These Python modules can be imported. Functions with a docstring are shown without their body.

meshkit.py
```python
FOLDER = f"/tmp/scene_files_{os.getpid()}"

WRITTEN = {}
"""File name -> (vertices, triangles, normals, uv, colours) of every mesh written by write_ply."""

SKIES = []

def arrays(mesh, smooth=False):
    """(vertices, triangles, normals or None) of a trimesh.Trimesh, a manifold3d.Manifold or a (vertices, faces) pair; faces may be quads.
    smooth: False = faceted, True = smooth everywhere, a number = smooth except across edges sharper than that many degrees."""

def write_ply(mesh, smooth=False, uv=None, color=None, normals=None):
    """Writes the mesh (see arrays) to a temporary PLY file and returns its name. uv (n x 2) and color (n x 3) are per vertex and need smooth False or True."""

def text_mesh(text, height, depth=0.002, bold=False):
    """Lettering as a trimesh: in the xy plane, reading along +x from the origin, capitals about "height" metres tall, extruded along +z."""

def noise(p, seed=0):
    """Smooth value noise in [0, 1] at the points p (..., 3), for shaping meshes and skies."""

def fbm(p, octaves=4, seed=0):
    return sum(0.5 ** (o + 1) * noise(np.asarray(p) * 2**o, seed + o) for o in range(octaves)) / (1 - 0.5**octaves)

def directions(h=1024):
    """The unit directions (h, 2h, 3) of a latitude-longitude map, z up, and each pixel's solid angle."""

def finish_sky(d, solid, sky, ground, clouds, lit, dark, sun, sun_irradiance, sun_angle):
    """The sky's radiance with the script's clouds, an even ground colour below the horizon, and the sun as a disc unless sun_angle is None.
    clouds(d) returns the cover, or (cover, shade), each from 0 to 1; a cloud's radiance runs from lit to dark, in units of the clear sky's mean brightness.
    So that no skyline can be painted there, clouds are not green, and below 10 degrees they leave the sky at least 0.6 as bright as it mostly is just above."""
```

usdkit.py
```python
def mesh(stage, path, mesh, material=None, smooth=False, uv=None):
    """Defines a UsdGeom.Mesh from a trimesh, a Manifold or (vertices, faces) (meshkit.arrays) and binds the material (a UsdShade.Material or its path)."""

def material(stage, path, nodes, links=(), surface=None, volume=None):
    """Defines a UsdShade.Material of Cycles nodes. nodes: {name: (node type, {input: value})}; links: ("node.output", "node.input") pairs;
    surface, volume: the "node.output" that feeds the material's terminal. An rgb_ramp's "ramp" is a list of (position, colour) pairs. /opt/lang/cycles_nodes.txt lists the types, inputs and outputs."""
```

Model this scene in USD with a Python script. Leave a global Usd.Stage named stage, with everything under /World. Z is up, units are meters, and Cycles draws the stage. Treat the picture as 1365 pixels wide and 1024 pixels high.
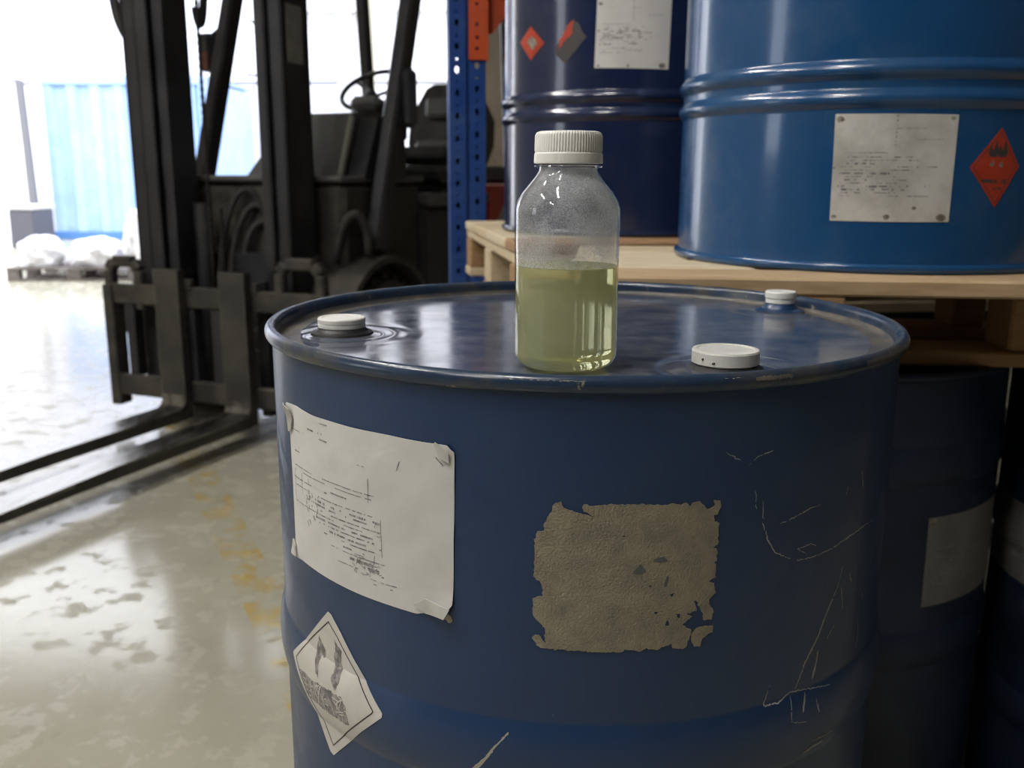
import math, random
import numpy as np, trimesh, manifold3d as m3, usdkit
from shapely.geometry import Polygon, LineString, box as sbox
from shapely import affinity
from shapely.ops import unary_union
from pxr import Usd, UsdGeom, UsdLux, UsdShade, Gf, Sdf

stage = Usd.Stage.CreateInMemory()
UsdGeom.SetStageUpAxis(stage, 'Z'); UsdGeom.SetStageMetersPerUnit(stage, 1.0)
W = UsdGeom.Xform.Define(stage, '/World')
PI = math.pi
rng = np.random.default_rng(11); random.seed(11)

# ---------------------------------------------------------------- camera, sky, exposure
def camera():
    f, pitch, roll, yaw = 1250.0, .2186, .0043, -.0724
    o = np.array([0, -.8925, 1.148])
    fw = np.array([math.sin(yaw)*math.cos(pitch), math.cos(yaw)*math.cos(pitch), -math.sin(pitch)])
    r = np.cross(fw, [0, 0, 1]); r /= np.linalg.norm(r); u = np.cross(r, fw)
    c, s = math.cos(roll), math.sin(roll)
    r, u = c*r + s*u, -s*r + c*u
    cam = UsdGeom.Camera.Define(stage, '/World/camera')
    cam.CreateHorizontalApertureAttr(36.0); cam.CreateVerticalApertureAttr(36.0*1024/1365)
    cam.CreateFocalLengthAttr(36.0*f/1365)
    cam.CreateFStopAttr(9.5); cam.CreateFocusDistanceAttr(.66)
    cam.CreateClippingRangeAttr(Gf.Vec2f(.03, 200))
    cam.CreateExposureAttr(EXPOSURE)
    m = Gf.Matrix4d(*r, 0, *u, 0, *(-fw), 0, *o, 1)
    cam.AddTransformOp().Set(m)
EXPOSURE = 0.0
camera()
dome = UsdLux.DomeLight.Define(stage, '/World/sky')           # flat white overcast daylight
dome.CreateIntensityAttr(1.75); dome.CreateColorAttr(Gf.Vec3f(.92, .95, 1.0))
LAMP = 215.0                                                   # strength of the fluorescent tubes

# ---------------------------------------------------------------- materials
def mat(name, nodes, links, surface='p.BSDF'):
    return usdkit.material(stage, '/World/Looks/'+name, nodes, links, surface=surface)
def plain(name, color, rough=.5, metal=0., spec=.5, coat=0., coat_rough=.05, **kw):
    return mat(name, {'p': ('principled_bsdf', dict(base_color=color, roughness=rough, metallic=metal, specular_ior_level=spec, coat_weight=coat, coat_roughness=coat_rough, **kw))}, [])
def noisy(name, c1, c2, scale=20, lo=.35, hi=.65, r1=.4, r2=.6, detail=6, metal=0., stretch=(1, 1, 1), bump=0., bdist=.002, spec=.5, coat=0., coat_rough=.08, rot=(0, 0, 0), ndist=0., bscale=None):
    n = {'g': ('geometry', {}), 'mp': ('mapping', {'scale': stretch, 'rotation': rot}), 'n': ('noise_texture', {'scale': scale, 'detail': detail, 'roughness': .6, 'distortion': ndist}),
         'rc': ('rgb_ramp', {'ramp': [(lo, c1), (hi, c2)]}), 'rr': ('map_range', {'from_min': lo, 'from_max': hi, 'to_min': r1, 'to_max': r2, 'clamp': True}),
         'p': ('principled_bsdf', {'metallic': metal, 'specular_ior_level': spec, 'coat_weight': coat, 'coat_roughness': coat_rough})}
    l = [('g.position', 'mp.vector'), ('mp.vector', 'n.vector'), ('n.fac', 'rc.fac'), ('rc.color', 'p.base_color'), ('n.fac', 'rr.value'), ('rr.result', 'p.roughness')]
    if bump:
        n['b'] = ('bump', {'strength': bump, 'distance': bdist})
        if bscale:
            n['n2'] = ('noise_texture', {'scale': bscale, 'detail': 4}); l += [('mp.vector', 'n2.vector'), ('n2.fac', 'b.height')]
        else:
            l += [('n.fac', 'b.height')]
        l += [('b.normal', 'p.normal')]
    return mat(name, n, l)

def paint(name, base, dust, rough=.3, lo=.52, hi=.8, scale=9, coat=.0, wear=None, wlo=.66, whi=.7, wscale=60, bump=.05):
    """old enamel: base colour, blotches of dust or rubbed paint, small chips down to the primer"""
    n = {'g': ('geometry', {}), 'n': ('noise_texture', {'scale': scale, 'detail': 8, 'roughness': .62}),
         'f': ('map_range', {'from_min': lo, 'from_max': hi, 'to_min': 0, 'to_max': 1, 'clamp': True}),
         'm': ('mix_color', {'a': base, 'b': dust}), 'r': ('map_range', {'from_min': .3, 'from_max': .75, 'to_min': rough*.8, 'to_max': min(1, rough*1.7), 'clamp': True}),
         'n3': ('noise_texture', {'scale': 18, 'detail': 2}), 'b': ('bump', {'strength': bump, 'distance': .004}),
         'p': ('principled_bsdf', {'coat_weight': coat, 'coat_roughness': .06})}
    l = [('g.position', 'n.vector'), ('g.position', 'n3.vector'), ('n.fac', 'f.value'), ('f.result', 'm.fac'), ('n.fac', 'r.value'), ('r.result', 'p.roughness'), ('n3.fac', 'b.height'), ('b.normal', 'p.normal')]
    last = 'm.result'
    if wear:
        n['n2'] = ('noise_texture', {'scale': wscale, 'detail': 6, 'roughness': .7})
        n['w'] = ('map_range', {'from_min': wlo, 'from_max': whi, 'to_min': 0, 'to_max': 1, 'clamp': True})
        n['m2'] = ('mix_color', {'b': wear})
        l += [('g.position', 'n2.vector'), ('n2.fac', 'w.value'), ('w.result', 'm2.fac'), (last, 'm2.a')]
        last = 'm2.result'
    l += [(last, 'p.base_color')]
    return mat(name, n, l)

M = {}
M['drum'] = paint('drum_blue', (.0085, .034, .100), (.022, .048, .098), .36, coat=.22, wear=(.09, .10, .11), wlo=.70, whi=.74, wscale=40)
M['drum_lid'] = paint('drum_lid_blue', (.030, .044, .085), (.16, .165, .185), .11, lo=.26, hi=.85, scale=22, wear=(.25, .22, .17), wlo=.72, whi=.74, wscale=90, bump=.008)
M['drum_rim'] = paint('drum_rim_worn', (.02, .038, .075), (.075, .072, .060), .22, lo=.50, hi=.70, scale=16, wear=(.27, .24, .16), wlo=.64, whi=.68, wscale=45)
M['lid_dirt'] = noisy('lid_edge_grime', (.055, .055, .06), (.14, .125, .10), 30, r1=.35, r2=.6)
M['drum2'] = paint('drum_bright_blue', (.010, .066, .185), (.03, .085, .175), .16, coat=.3, wear=(.2, .2, .2), wlo=.74, whi=.76)
M['drum3'] = paint('drum_navy', (.010, .018, .058), (.02, .024, .044), .14, coat=.25)
M['drum4'] = paint('drum_shade_dark_blue', (.007, .015, .042), (.016, .018, .028), .45)  # lower drums: the shade around them is darkened into this paint
M['paper'] = noisy('label_paper', (.60, .59, .56), (.71, .70, .67), 14, .3, .7, .55, .7, bump=.08, bdist=.003)
M['paper_dirty'] = noisy('label_paper_dirty', (.36, .35, .31), (.58, .57, .53), 16, .32, .6, .5, .7, bump=.08, bdist=.003)
M['ink'] = noisy('faded_ink', (.16, .16, .165), (.42, .41, .40), 260, .42, .62, .6, .7, detail=3)
M['ink_dark'] = plain('dark_ink', (.05, .045, .045), .6)
M['ink_grey'] = noisy('rubbed_grey_ink', (.13, .125, .125), (.36, .34, .32), 170, .40, .62, .6, .7)
M['backing'] = noisy('torn_paper_fibre', (.205, .185, .145), (.31, .27, .195), 60, .30, .62, .85, .95, detail=13, bump=.9, bdist=.0012, bscale=650)
M['stain'] = plain('blue_grey_stain', (.10, .105, .11), .8); M['label_shade'] = noisy('shade_tinted_label', (.13, .128, .124), (.21, .205, .198), 18, .3, .62, .35, .5, bump=.4, bdist=.004); M['glue'] = noisy('brown_glue_spot', (.12, .10, .075), (.36, .33, .28), 160, .4, .66)  # label material of the lower drums has their shade mixed into its grey
M['placard_white'] = noisy('placard_off_white', (.52, .50, .45), (.62, .60, .55), 30, r1=.5, r2=.65)
M['placard_red'] = noisy('placard_red', (.36, .035, .012), (.46, .05, .02), 30, r1=.35, r2=.5)
M['scratch'] = noisy('scratch_primer', (.13, .15, .18), (.35, .34, .32), 120, .3, .6, .6, .7)
M['primer'] = noisy('bare_primer', (.34, .32, .25), (.48, .45, .37), 60, r1=.6, r2=.7)
M['plastic'] = noisy('white_cap_plastic', (.74, .735, .69), (.82, .815, .77), 40, r1=.35, r2=.5)
M['plastic_grey'] = plain('cap_recess_plastic', (.60, .59, .54), .5)
M['plastic2'] = plain('bottle_cap_plastic', (.86, .86, .81), .38)
M['scuff'] = noisy('rim_scuff_primer', (.08, .085, .085), (.30, .29, .22), 55, .42, .62, .5, .7)
M['gasket'] = plain('dark_gasket', (.02, .02, .022), .5)
M['pet'] = mat('clear_bottle_plastic', {'lw': ('layer_weight', {'blend': .5}), 'pw': ('math', {'math_type': 'power', 'value2': 4.}), 'f': ('math', {'math_type': 'multiply_add', 'value2': .85, 'value3': .05}), 't': ('transparent_bsdf', {'color': (.97, .975, .98)}), 'g': ('glossy_bsdf', {'color': (1, 1, 1), 'roughness': .04}), 'm': ('mix_closure', {})},
               [('lw.facing', 'pw.value1'), ('pw.value', 'f.value1'), ('f.value', 'm.fac'), ('t.BSDF', 'm.closure1'), ('g.BSDF', 'm.closure2')], 'm.closure')
M['liquid'] = mat('yellow_green_liquid', {'g': ('glass_bsdf', {'color': (.97, .97, .76), 'IOR': 1.36, 'roughness': .03}), 'd': ('diffuse_bsdf', {'color': (.80, .81, .48)}), 'tl': ('translucent_bsdf', {'color': (.95, .95, .60)}),
               'a': ('mix_closure', {'fac': .45}), 'm': ('mix_closure', {'fac': .40})}, [('d.BSDF', 'a.closure1'), ('tl.BSDF', 'a.closure2'), ('g.BSDF', 'm.closure1'), ('a.closure', 'm.closure2')], 'm.closure')
M['fog'] = mat('condensation_film', {'g': ('geometry', {}), 'n': ('noise_texture', {'scale': 900, 'detail': 4, 'roughness': .7}), 'n2': ('noise_texture', {'scale': 38, 'detail': 3}),
               'r': ('map_range', {'from_min': .42, 'from_max': .58, 'to_min': .32, 'to_max': .95, 'clamp': True}), 'r2': ('map_range', {'from_min': .36, 'from_max': .64, 'to_min': .25, 'to_max': .9, 'clamp': True}),
               'x': ('math', {'math_type': 'multiply'}), 't': ('transparent_bsdf', {'color': (1, 1, 1)}), 'd': ('diffuse_bsdf', {'color': (.88, .89, .92)}), 'tl': ('translucent_bsdf', {'color': (.9, .91, .94)}), 'a': ('mix_closure', {'fac': .3}), 'm': ('mix_closure', {})},
               [('g.position', 'n.vector'), ('g.position', 'n2.vector'), ('n.fac', 'r.value'), ('n2.fac', 'r2.value'), ('r.result', 'x.value1'), ('r2.result', 'x.value2'), ('x.value', 'm.fac'), ('d.BSDF', 'a.closure1'), ('tl.BSDF', 'a.closure2'), ('t.BSDF', 'm.closure1'), ('a.closure', 'm.closure2')], 'm.closure')
M['droplet'] = mat('water_droplet', {'lw': ('layer_weight', {'blend': .5}), 'pw': ('math', {'math_type': 'power', 'value2': 4.}), 'f': ('math', {'math_type': 'multiply_add', 'value2': .85, 'value3': .06}), 't': ('transparent_bsdf', {'color': (.93, .94, .95)}), 'g': ('glossy_bsdf', {'color': (1, 1, 1), 'roughness': .02}), 'm': ('mix_closure', {})},
               [('lw.facing', 'pw.value1'), ('pw.value', 'f.value1'), ('f.value', 'm.fac'), ('t.BSDF', 'm.closure1'), ('g.BSDF', 'm.closure2')], 'm.closure')
for k, (a, b) in enumerate([((.52, .40, .25), (.66, .54, .36)), ((.58, .47, .31), (.72, .62, .45)), ((.30, .165, .075), (.42, .26, .13))]):
    M['wood%d' % k] = noisy('pallet_pine_%s' % 'abc'[k], a, b, 6, .3, .7, .65, .8, stretch=(1.5, 14, 14), bump=.25, bdist=.003)
    M['woodv%d' % k] = noisy('pallet_pine_cross_%s' % 'abc'[k], a, b, 6, .3, .7, .65, .8, stretch=(14, 1.5, 14), bump=.25, bdist=.003)
M['wood3'] = noisy('pallet_pine_edge', (.42, .28, .15), (.57, .42, .26), 6, .3, .7, .65, .8, stretch=(1.5, 14, 14), bump=.25, bdist=.003)
M['oldwood'] = noisy('grey_weathered_wood', (.12, .10, .095), (.22, .195, .185), 12, r1=.7, r2=.85, stretch=(1, 8, 8))
M['rack_blue'] = paint('rack_blue_paint', (.012, .055, .24), (.04, .09, .22), .4, wear=(.30, .06, .04), wlo=.73, whi=.75, wscale=30)
M['rack_orange'] = paint('rack_orange_paint', (.55, .075, .015), (.40, .08, .03), .45)
M['black_paint'] = noisy('forklift_black_paint', (.014, .014, .017), (.028, .028, .031), 7, .4, .7, .38, .6)
M['black_dusty'] = noisy('forklift_dusty_black', (.024, .022, .019), (.075, .066, .050), 9, .42, .7, .55, .8)
M['charcoal'] = noisy('forklift_charcoal_plastic', (.075, .075, .073), (.105, .105, .10), 12, r1=.5, r2=.65)
M['rubber'] = noisy('tyre_rubber', (.012, .012, .012), (.05, .045, .037), 14, .42, .7, .7, .9)
M['vinyl'] = noisy('seat_vinyl', (.012, .012, .012), (.025, .024, .023), 12, r1=.3, r2=.42)
M['fork_steel'] = noisy('fork_worn_steel', (.16, .155, .145), (.30, .29, .27), 6, .35, .65, .26, .40, metal=1., stretch=(3, 1, 1))
M['fork_dark'] = noisy('fork_shank_dark_steel', (.024, .023, .020), (.06, .054, .043), 8, .4, .68, .45, .65)
M['red_paint'] = paint('forklift_red_paint', (.42, .028, .012), (.30, .05, .03), .35)
M['stripe'] = plain('grey_stripe', (.32, .31, .26), .5)
M['chain'] = plain('oily_chain_steel', (.05, .048, .045), .4, metal=1.)
M['mirror'] = plain('mirror_glass', (.75, .77, .8), .04, metal=1.)
M['amber'] = plain('dull_orange_lens', (.10, .035, .015), .35)
M['sticker'] = noisy('pale_warning_sticker', (.20, .195, .175), (.29, .28, .25), 25, r1=.5, r2=.6)
M['container'] = noisy('container_blue', (.27, .41, .72), (.33, .47, .78), 3, r1=.5, r2=.6)
M['container_dark'] = plain('container_rail_blue', (.06, .17, .42), .5)
M['white_wall'] = noisy('white_rendered_wall', (.72, .71, .77), (.78, .77, .83), 1.2, r1=.8, r2=.9)
M['white_trim'] = plain('white_painted_trim', (.56, .56, .60), .7)
M['grey_trim'] = plain('grey_trim', (.13, .13, .15), .7)
M['beige_post'] = plain('beige_post_paint', (.36, .34, .27), .6)
M['inner_wall'] = noisy('beige_warehouse_wall', (.30, .27, .21), (.38, .34, .27), 2.5, r1=.8, r2=.9)
M['dark_wall'] = noisy('dark_warehouse_wall', (.035, .034, .032), (.055, .052, .048), 2.5, r1=.8, r2=.9)
M['ceiling'] = noisy('ceiling_panel', (.30, .30, .30), (.38, .38, .38), 2, r1=.8, r2=.9)
M['wrap'] = noisy('white_plastic_wrap', (.66, .66, .70), (.80, .80, .84), 12, r1=.2, r2=.4, bump=.5, bdist=.02)
M['grey_bin'] = plain('dark_grey_bin_plastic', (.06, .06, .08), .5)
M['cardboard'] = noisy('brown_cardboard', (.28, .17, .09), (.34, .22, .12), 9, r1=.8, r2=.9)
M['lamp_white'] = plain('lamp_housing_white', (.7, .7, .7), .5)
M['tube'] = mat('fluorescent_tube', {'e': ('emission', {'color': (1., .965, .915), 'strength': LAMP})}, [], 'e.emission')
M['pane'] = mat('window_pane', {'lw': ('layer_weight', {'blend': .5}), 'pw': ('math', {'math_type': 'power', 'value2': 4.}), 'f': ('math', {'math_type': 'multiply_add', 'value2': .85, 'value3': .06}), 't': ('transparent_bsdf', {'color': (.95, .96, .97)}), 'g': ('glossy_bsdf', {'color': (1, 1, 1), 'roughness': .02}), 'm': ('mix_closure', {})},
               [('lw.facing', 'pw.value1'), ('pw.value', 'f.value1'), ('f.value', 'm.fac'), ('t.BSDF', 'm.closure1'), ('g.BSDF', 'm.closure2')], 'm.closure')
# painted concrete: olive beige, glossy where it is worn smooth, with a rubbed-out yellow line running across the aisle
M['floor'] = mat('painted_concrete', {
    'g': ('geometry', {}), 'n': ('noise_texture', {'scale': 1.3, 'detail': 9, 'roughness': .62}), 'c': ('rgb_ramp', {'ramp': [(.30, (.37, .355, .28)), (.52, (.44, .42, .335)), (.72, (.48, .46, .375))]}),
    'n2': ('noise_texture', {'scale': 5.5, 'detail': 8, 'roughness': .6, 'distortion': .5}), 'st': ('map_range', {'from_min': .60, 'from_max': .72, 'to_min': 0, 'to_max': .35, 'clamp': True}), 'ms': ('mix_color', {'b': (.20, .17, .125)}),
    'rp': ('map_range', {'from_min': .53, 'from_max': .60, 'to_min': .15, 'to_max': .48, 'clamp': True}),
    'n4': ('noise_texture', {'scale': 10, 'detail': 10, 'roughness': .62, 'distortion': .1}),
    'mp': ('mapping', {'location': (1.24, -2.125, 0), }), 'mr': ('mapping', {'rotation': (0, 0, -.519)}), 'sx': ('separate_xyz', {}), 'ab': ('math', {'math_type': 'absolute'}), 'ln': ('math', {'math_type': 'less_than', 'value2': .058}),
    'ay': ('math', {'math_type': 'absolute'}), 'le': ('math', {'math_type': 'less_than', 'value2': 2.2}), 'lx': ('math', {'math_type': 'multiply'}),
    'n3': ('noise_texture', {'scale': 7, 'detail': 8, 'roughness': .7}), 'lr': ('map_range', {'from_min': .47, 'from_max': .60, 'to_min': 0, 'to_max': .8, 'clamp': True}), 'lm': ('math', {'math_type': 'multiply'}),
    'my': ('mix_color', {'b': (.47, .335, .075)}), 'b': ('bump', {'strength': .10, 'distance': .002}), 'nb': ('noise_texture', {'scale': 22, 'detail': 6, 'roughness': .6}), 'p': ('principled_bsdf', {'specular_ior_level': .42})},
    [('g.position', 'n.vector'), ('g.position', 'n2.vector'), ('g.position', 'n3.vector'), ('g.position', 'n4.vector'), ('g.position', 'nb.vector'), ('n.fac', 'c.fac'), ('n2.fac', 'st.value'), ('st.result', 'ms.fac'), ('c.color', 'ms.a'),
     ('n4.fac', 'rp.value'), ('rp.result', 'p.roughness'), ('g.position', 'mp.vector'), ('mp.vector', 'mr.vector'), ('mr.vector', 'sx.vector'), ('sx.x', 'ab.value1'), ('ab.value', 'ln.value1'), ('sx.y', 'ay.value1'), ('ay.value', 'le.value1'),
     ('ln.value', 'lx.value1'), ('le.value', 'lx.value2'), ('n3.fac', 'lr.value'), ('lr.result', 'lm.value1'), ('lx.value', 'lm.value2'), ('lm.value', 'my.fac'), ('ms.result', 'my.a'), ('my.result', 'p.base_color'), ('nb.fac', 'b.height'), ('b.normal', 'p.normal')])

# ---------------------------------------------------------------- helpers
used = {}
def numbered(path):
    k = used.get(path, -1) + 1; used[path] = k
    return path if k == 0 else '%s_%03d' % (path, k)
def setd(p, label=None, cat=None, group=None, kind=None):
    for k, v in (('label', label), ('category', cat), ('group', group), ('kind', kind)):
        if v: p.SetCustomDataByKey(k, v)
    return p
def thing(name, label, cat, loc=(0, 0, 0), rz=0., group=None, kind=None):
    x = UsdGeom.Xform.Define(stage, numbered('/World/'+name))
    x.AddTranslateOp().Set(Gf.Vec3d(*map(float, loc)))
    if rz: x.AddRotateZOp().Set(float(math.degrees(rz)))
    return setd(x.GetPrim(), label, cat, group, kind)
def part(parent, name, mesh, m, smooth=30, label=None, kind=None):
    base = '/World' if parent is None else str(parent.GetPath())
    p = usdkit.mesh(stage, numbered(base+'/'+name), mesh, M[m] if isinstance(m, str) else m, smooth=smooth)
    return setd(p.GetPrim(), label, None, None, kind)
def solo(name, mesh, m, label, cat, smooth=30, group=None, kind=None):
    return setd(part(None, name, mesh, m, smooth), label, cat, group, kind)
def struct(name, mesh, m, label, smooth=30):
    return setd(part(None, name, mesh, m, smooth), label, name.split('_')[0], None, 'structure')
def cat_(*ms): return trimesh.util.concatenate([m for m in ms if m is not None])
def cbox(c, s, ch=.004, rz=0., ry=0., rx=0.):
    """a box with chamfered edges"""
    h = np.array(s, float)/2; ch = min(ch, .45*h.min()*2*.9)
    pts = []
    for sx in (-1, 1):
        for sy in (-1, 1):
            for sz in (-1, 1):
                q = np.array([sx, sy, sz])*h
                for k in range(3):
                    d = np.array([sx, sy, sz])*ch; d[k] = 0; pts.append(q-d)
    m = trimesh.convex.convex_hull(np.array(pts))
    T = trimesh.transformations.euler_matrix(rx, ry, rz)
    T[:3, 3] = c; m.apply_transform(T)
    return m
def b2(x0, x1, y0, y1, z0, z1, ch=.003): return cbox(((x0+x1)/2, (y0+y1)/2, (z0+z1)/2), (abs(x1-x0), abs(y1-y0), abs(z1-z0)), ch)
def beam(a, b, w, h, ch=.004, up=(0, 0, 1)):
    """a bar of section w x h from a to b"""
    a, b = np.array(a, float), np.array(b, float); d = b-a; L = np.linalg.norm(d); d /= L
    s = np.cross(d, up); s /= np.linalg.norm(s); t = np.cross(s, d)
    m = cbox((0, 0, 0), (w, L, h), ch)
    T = np.eye(4); T[:3, 0], T[:3, 1], T[:3, 2], T[:3, 3] = s, d, t, (a+b)/2
    m.apply_transform(T); return m
def tube(path, r, n=10, closed=False):
    P = np.array(path, float); N = len(P)
    t = np.gradient(P, axis=0) if not closed else np.roll(P, -1, 0)-np.roll(P, 1, 0)
    t /= np.linalg.norm(t, axis=1, keepdims=True)
    u = np.cross(t[0], [.3, .5, .8]); u /= np.linalg.norm(u)
    rings = []
    for k in range(N):
        u = u-t[k]*(u@t[k]); u /= np.linalg.norm(u); v = np.cross(t[k], u)
        a = np.arange(n)*2*PI/n
        rings.append(P[k]+r*(np.cos(a)[:, None]*u+np.sin(a)[:, None]*v))
    V = np.vstack(rings); F = []
    for k in range(N if closed else N-1):
        k2 = (k+1) % N
        for j in range(n):
            j2 = (j+1) % n
            F += [(k*n+j, k2*n+j, k2*n+j2), (k*n+j, k2*n+j2, k*n+j2)]
    if not closed:
        V = np.vstack([V, P[:1], P[-1:]]); c0, c1 = len(V)-2, len(V)-1
        for j in range(n):
            F += [(c0, j, (j+1) % n), (c1, (N-1)*n+(j+1) % n, (N-1)*n+j)]
    m = trimesh.Trimesh(V, F, process=False); m.fix_normals(); return m
def bez(pts, n=24):
    P = np.array(pts, float); t = np.linspace(0, 1, n)[:, None]; out = 0
    for k in range(len(P)): out = out + math.comb(len(P)-1, k)*(1-t)**(len(P)-1-k)*t**k*P[k]
    return out
def lathe(prof, n=96, axis=None):
    """closed or open profile of (r, z) turned about z; outward normals when r,z run upwards on the outside"""
    P = np.array(prof, float); a = np.arange(n)*2*PI/n; N = len(P)
    V = np.stack([P[:, None, 0]*np.cos(a), P[:, None, 0]*np.sin(a), np.repeat(P[:, None, 1], n, 1)], -1).reshape(-1, 3)
    i, j = np.meshgrid(np.arange(N-1), np.arange(n), indexing='ij'); i, j = i.ravel(), j.ravel(); j2 = (j+1) % n
    A, B, C, D = i*n+j, i*n+j2, (i+1)*n+j2, (i+1)*n+j
    m = trimesh.Trimesh(V, np.vstack([np.stack([A, B, C], 1), np.stack([A, C, D], 1)]), process=False)
    m.merge_vertices(); m.update_faces(m.nondegenerate_faces()); m.remove_unreferenced_vertices()
    return m
def ringp(R, r, zc, n=14):
    a = np.linspace(0, 2*PI, n+1); return [(R+r*math.cos(t), zc+r*math.sin(t)) for t in a]
def cyl(a, b, r, n=24):
    return tube([a, b], r, n)
def moved(m, d, rz=0.):
    m = m.copy()
    if rz: m.apply_transform(trimesh.transformations.rotation_matrix(rz, [0, 0, 1]))
    m.apply_translation(d); return m

# ---------------------------------------------------------------- drums
RB, RR, RECESS, H = .2862, .2925, .0135, .88
def drum_R(z, hoops):
    z = np.asarray(z, float); r = np.full(z.shape, RB)
    for kind, zc in hoops:
        if kind == 'swage':
            d = np.abs(z-zc)/.030; r = r+np.where(d < 1, .0056*np.cos(np.clip(d, 0, 1)*PI/2)**.75, 0)
        else:
            for o in (-.0175, .0175):
                d = np.abs(z-zc-o)/.0125; r = r+np.where(d < 1, .0065*np.cos(np.clip(d, 0, 1)*PI/2)**1.1, 0)
    return r
def bulge(x, y, bungs, seed):
    h = .0004*np.sin(5.1*x+seed)*np.cos(4.3*y-seed)
    for bx, by, R in bungs:
        d = np.hypot(x-bx, y-by)
        h = h+.0022*np.exp(-((d-R*1.25)/.008)**2)*0+.0020/(1+np.exp((d-R*1.45)/.0035))-.0007*np.exp(-((d-R*1.75)/.006)**2)+.0005*np.exp(-((d-R*2.3)/.007)**2)-.0003*np.exp(-((d-R*2.9)/.008)**2)
    return h
def drum(label, loc, hoops, mbody, mrim, mlid, rot=0., caps=(), name='steel_drum'):
    t = thing(name, label, 'drum', loc)
    zs = np.unique(np.concatenate([[.004, .012, H-.012, H-.006]] + [np.linspace(zc-.034, zc+.034, 45) for _, zc in hoops] + [np.linspace(.012, H-.012, 30)]))
    part(t, 'body', lathe([(r, z) for r, z in zip(drum_R(zs, hoops), zs)], 160), mbody, True)
    rim = [(RR-.0055+.0055*math.cos(a), H-.0065+.0065*math.sin(a)) for a in np.linspace(-PI*.62, PI, 14)] + [(RR-.0112, H-.010), (RR-.0122, H-RECESS-.0003)]
    part(t, 'rim', lathe(rim, 160), mrim, True)
    foot = [(RR-.010, .001), (RR-.0055, 0.0003)] + [(RR-.0055+.0055*math.cos(a), .0065+.0065*math.sin(a)) for a in np.linspace(-PI/2, PI*.6, 9)]
    part(t, 'bottom_rim', lathe(foot, 128), mrim, True)
    part(t, 'base', lathe([(0.0001, .012), (RR-.009, .012), (RR-.009, .003)][::-1], 64), mbody, 30)
    bungs = [(c[0], c[1], c[2]) for c in caps]
    rs = np.concatenate([[0.0005], np.linspace(.003, .262, 150)]); th = np.arange(360)*2*PI/360
    x, y = rs[:, None]*np.cos(th), rs[:, None]*np.sin(th)
    z = H-RECESS+bulge(x, y, bungs, rot)
    n = 360; N = len(rs); i, j = np.meshgrid(np.arange(N-1), np.arange(n), indexing='ij'); i, j = i.ravel(), j.ravel(); j2 = (j+1) % n
    A, B, C, D = i*n+j, (i+1)*n+j, (i+1)*n+j2, i*n+j2
    if not caps:
        lid = lathe([(0.0005, H-RECESS), (.262, H-RECESS)], 96); lid.invert()
    else:
        lid = trimesh.Trimesh(np.stack([x, y, z], -1).reshape(-1, 3), np.vstack([np.stack([A, B, C], 1), np.stack([A, C, D], 1)]), process=False)
    lid_ = part(t, 'lid', lid, mlid, True)
    edge = lathe([(.2615, H-RECESS), (.266, H-RECESS-.0006), (.274, H-RECESS-.0012), (RR-.0125, H-RECESS-.0010), (RR-.0118, H-RECESS+.003)], 160); edge.invert()
    part(t, 'lid_edge', edge, 'lid_dirt' if caps else mlid, True, 'grimy edge of the lid' if caps else None)
    return t
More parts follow.
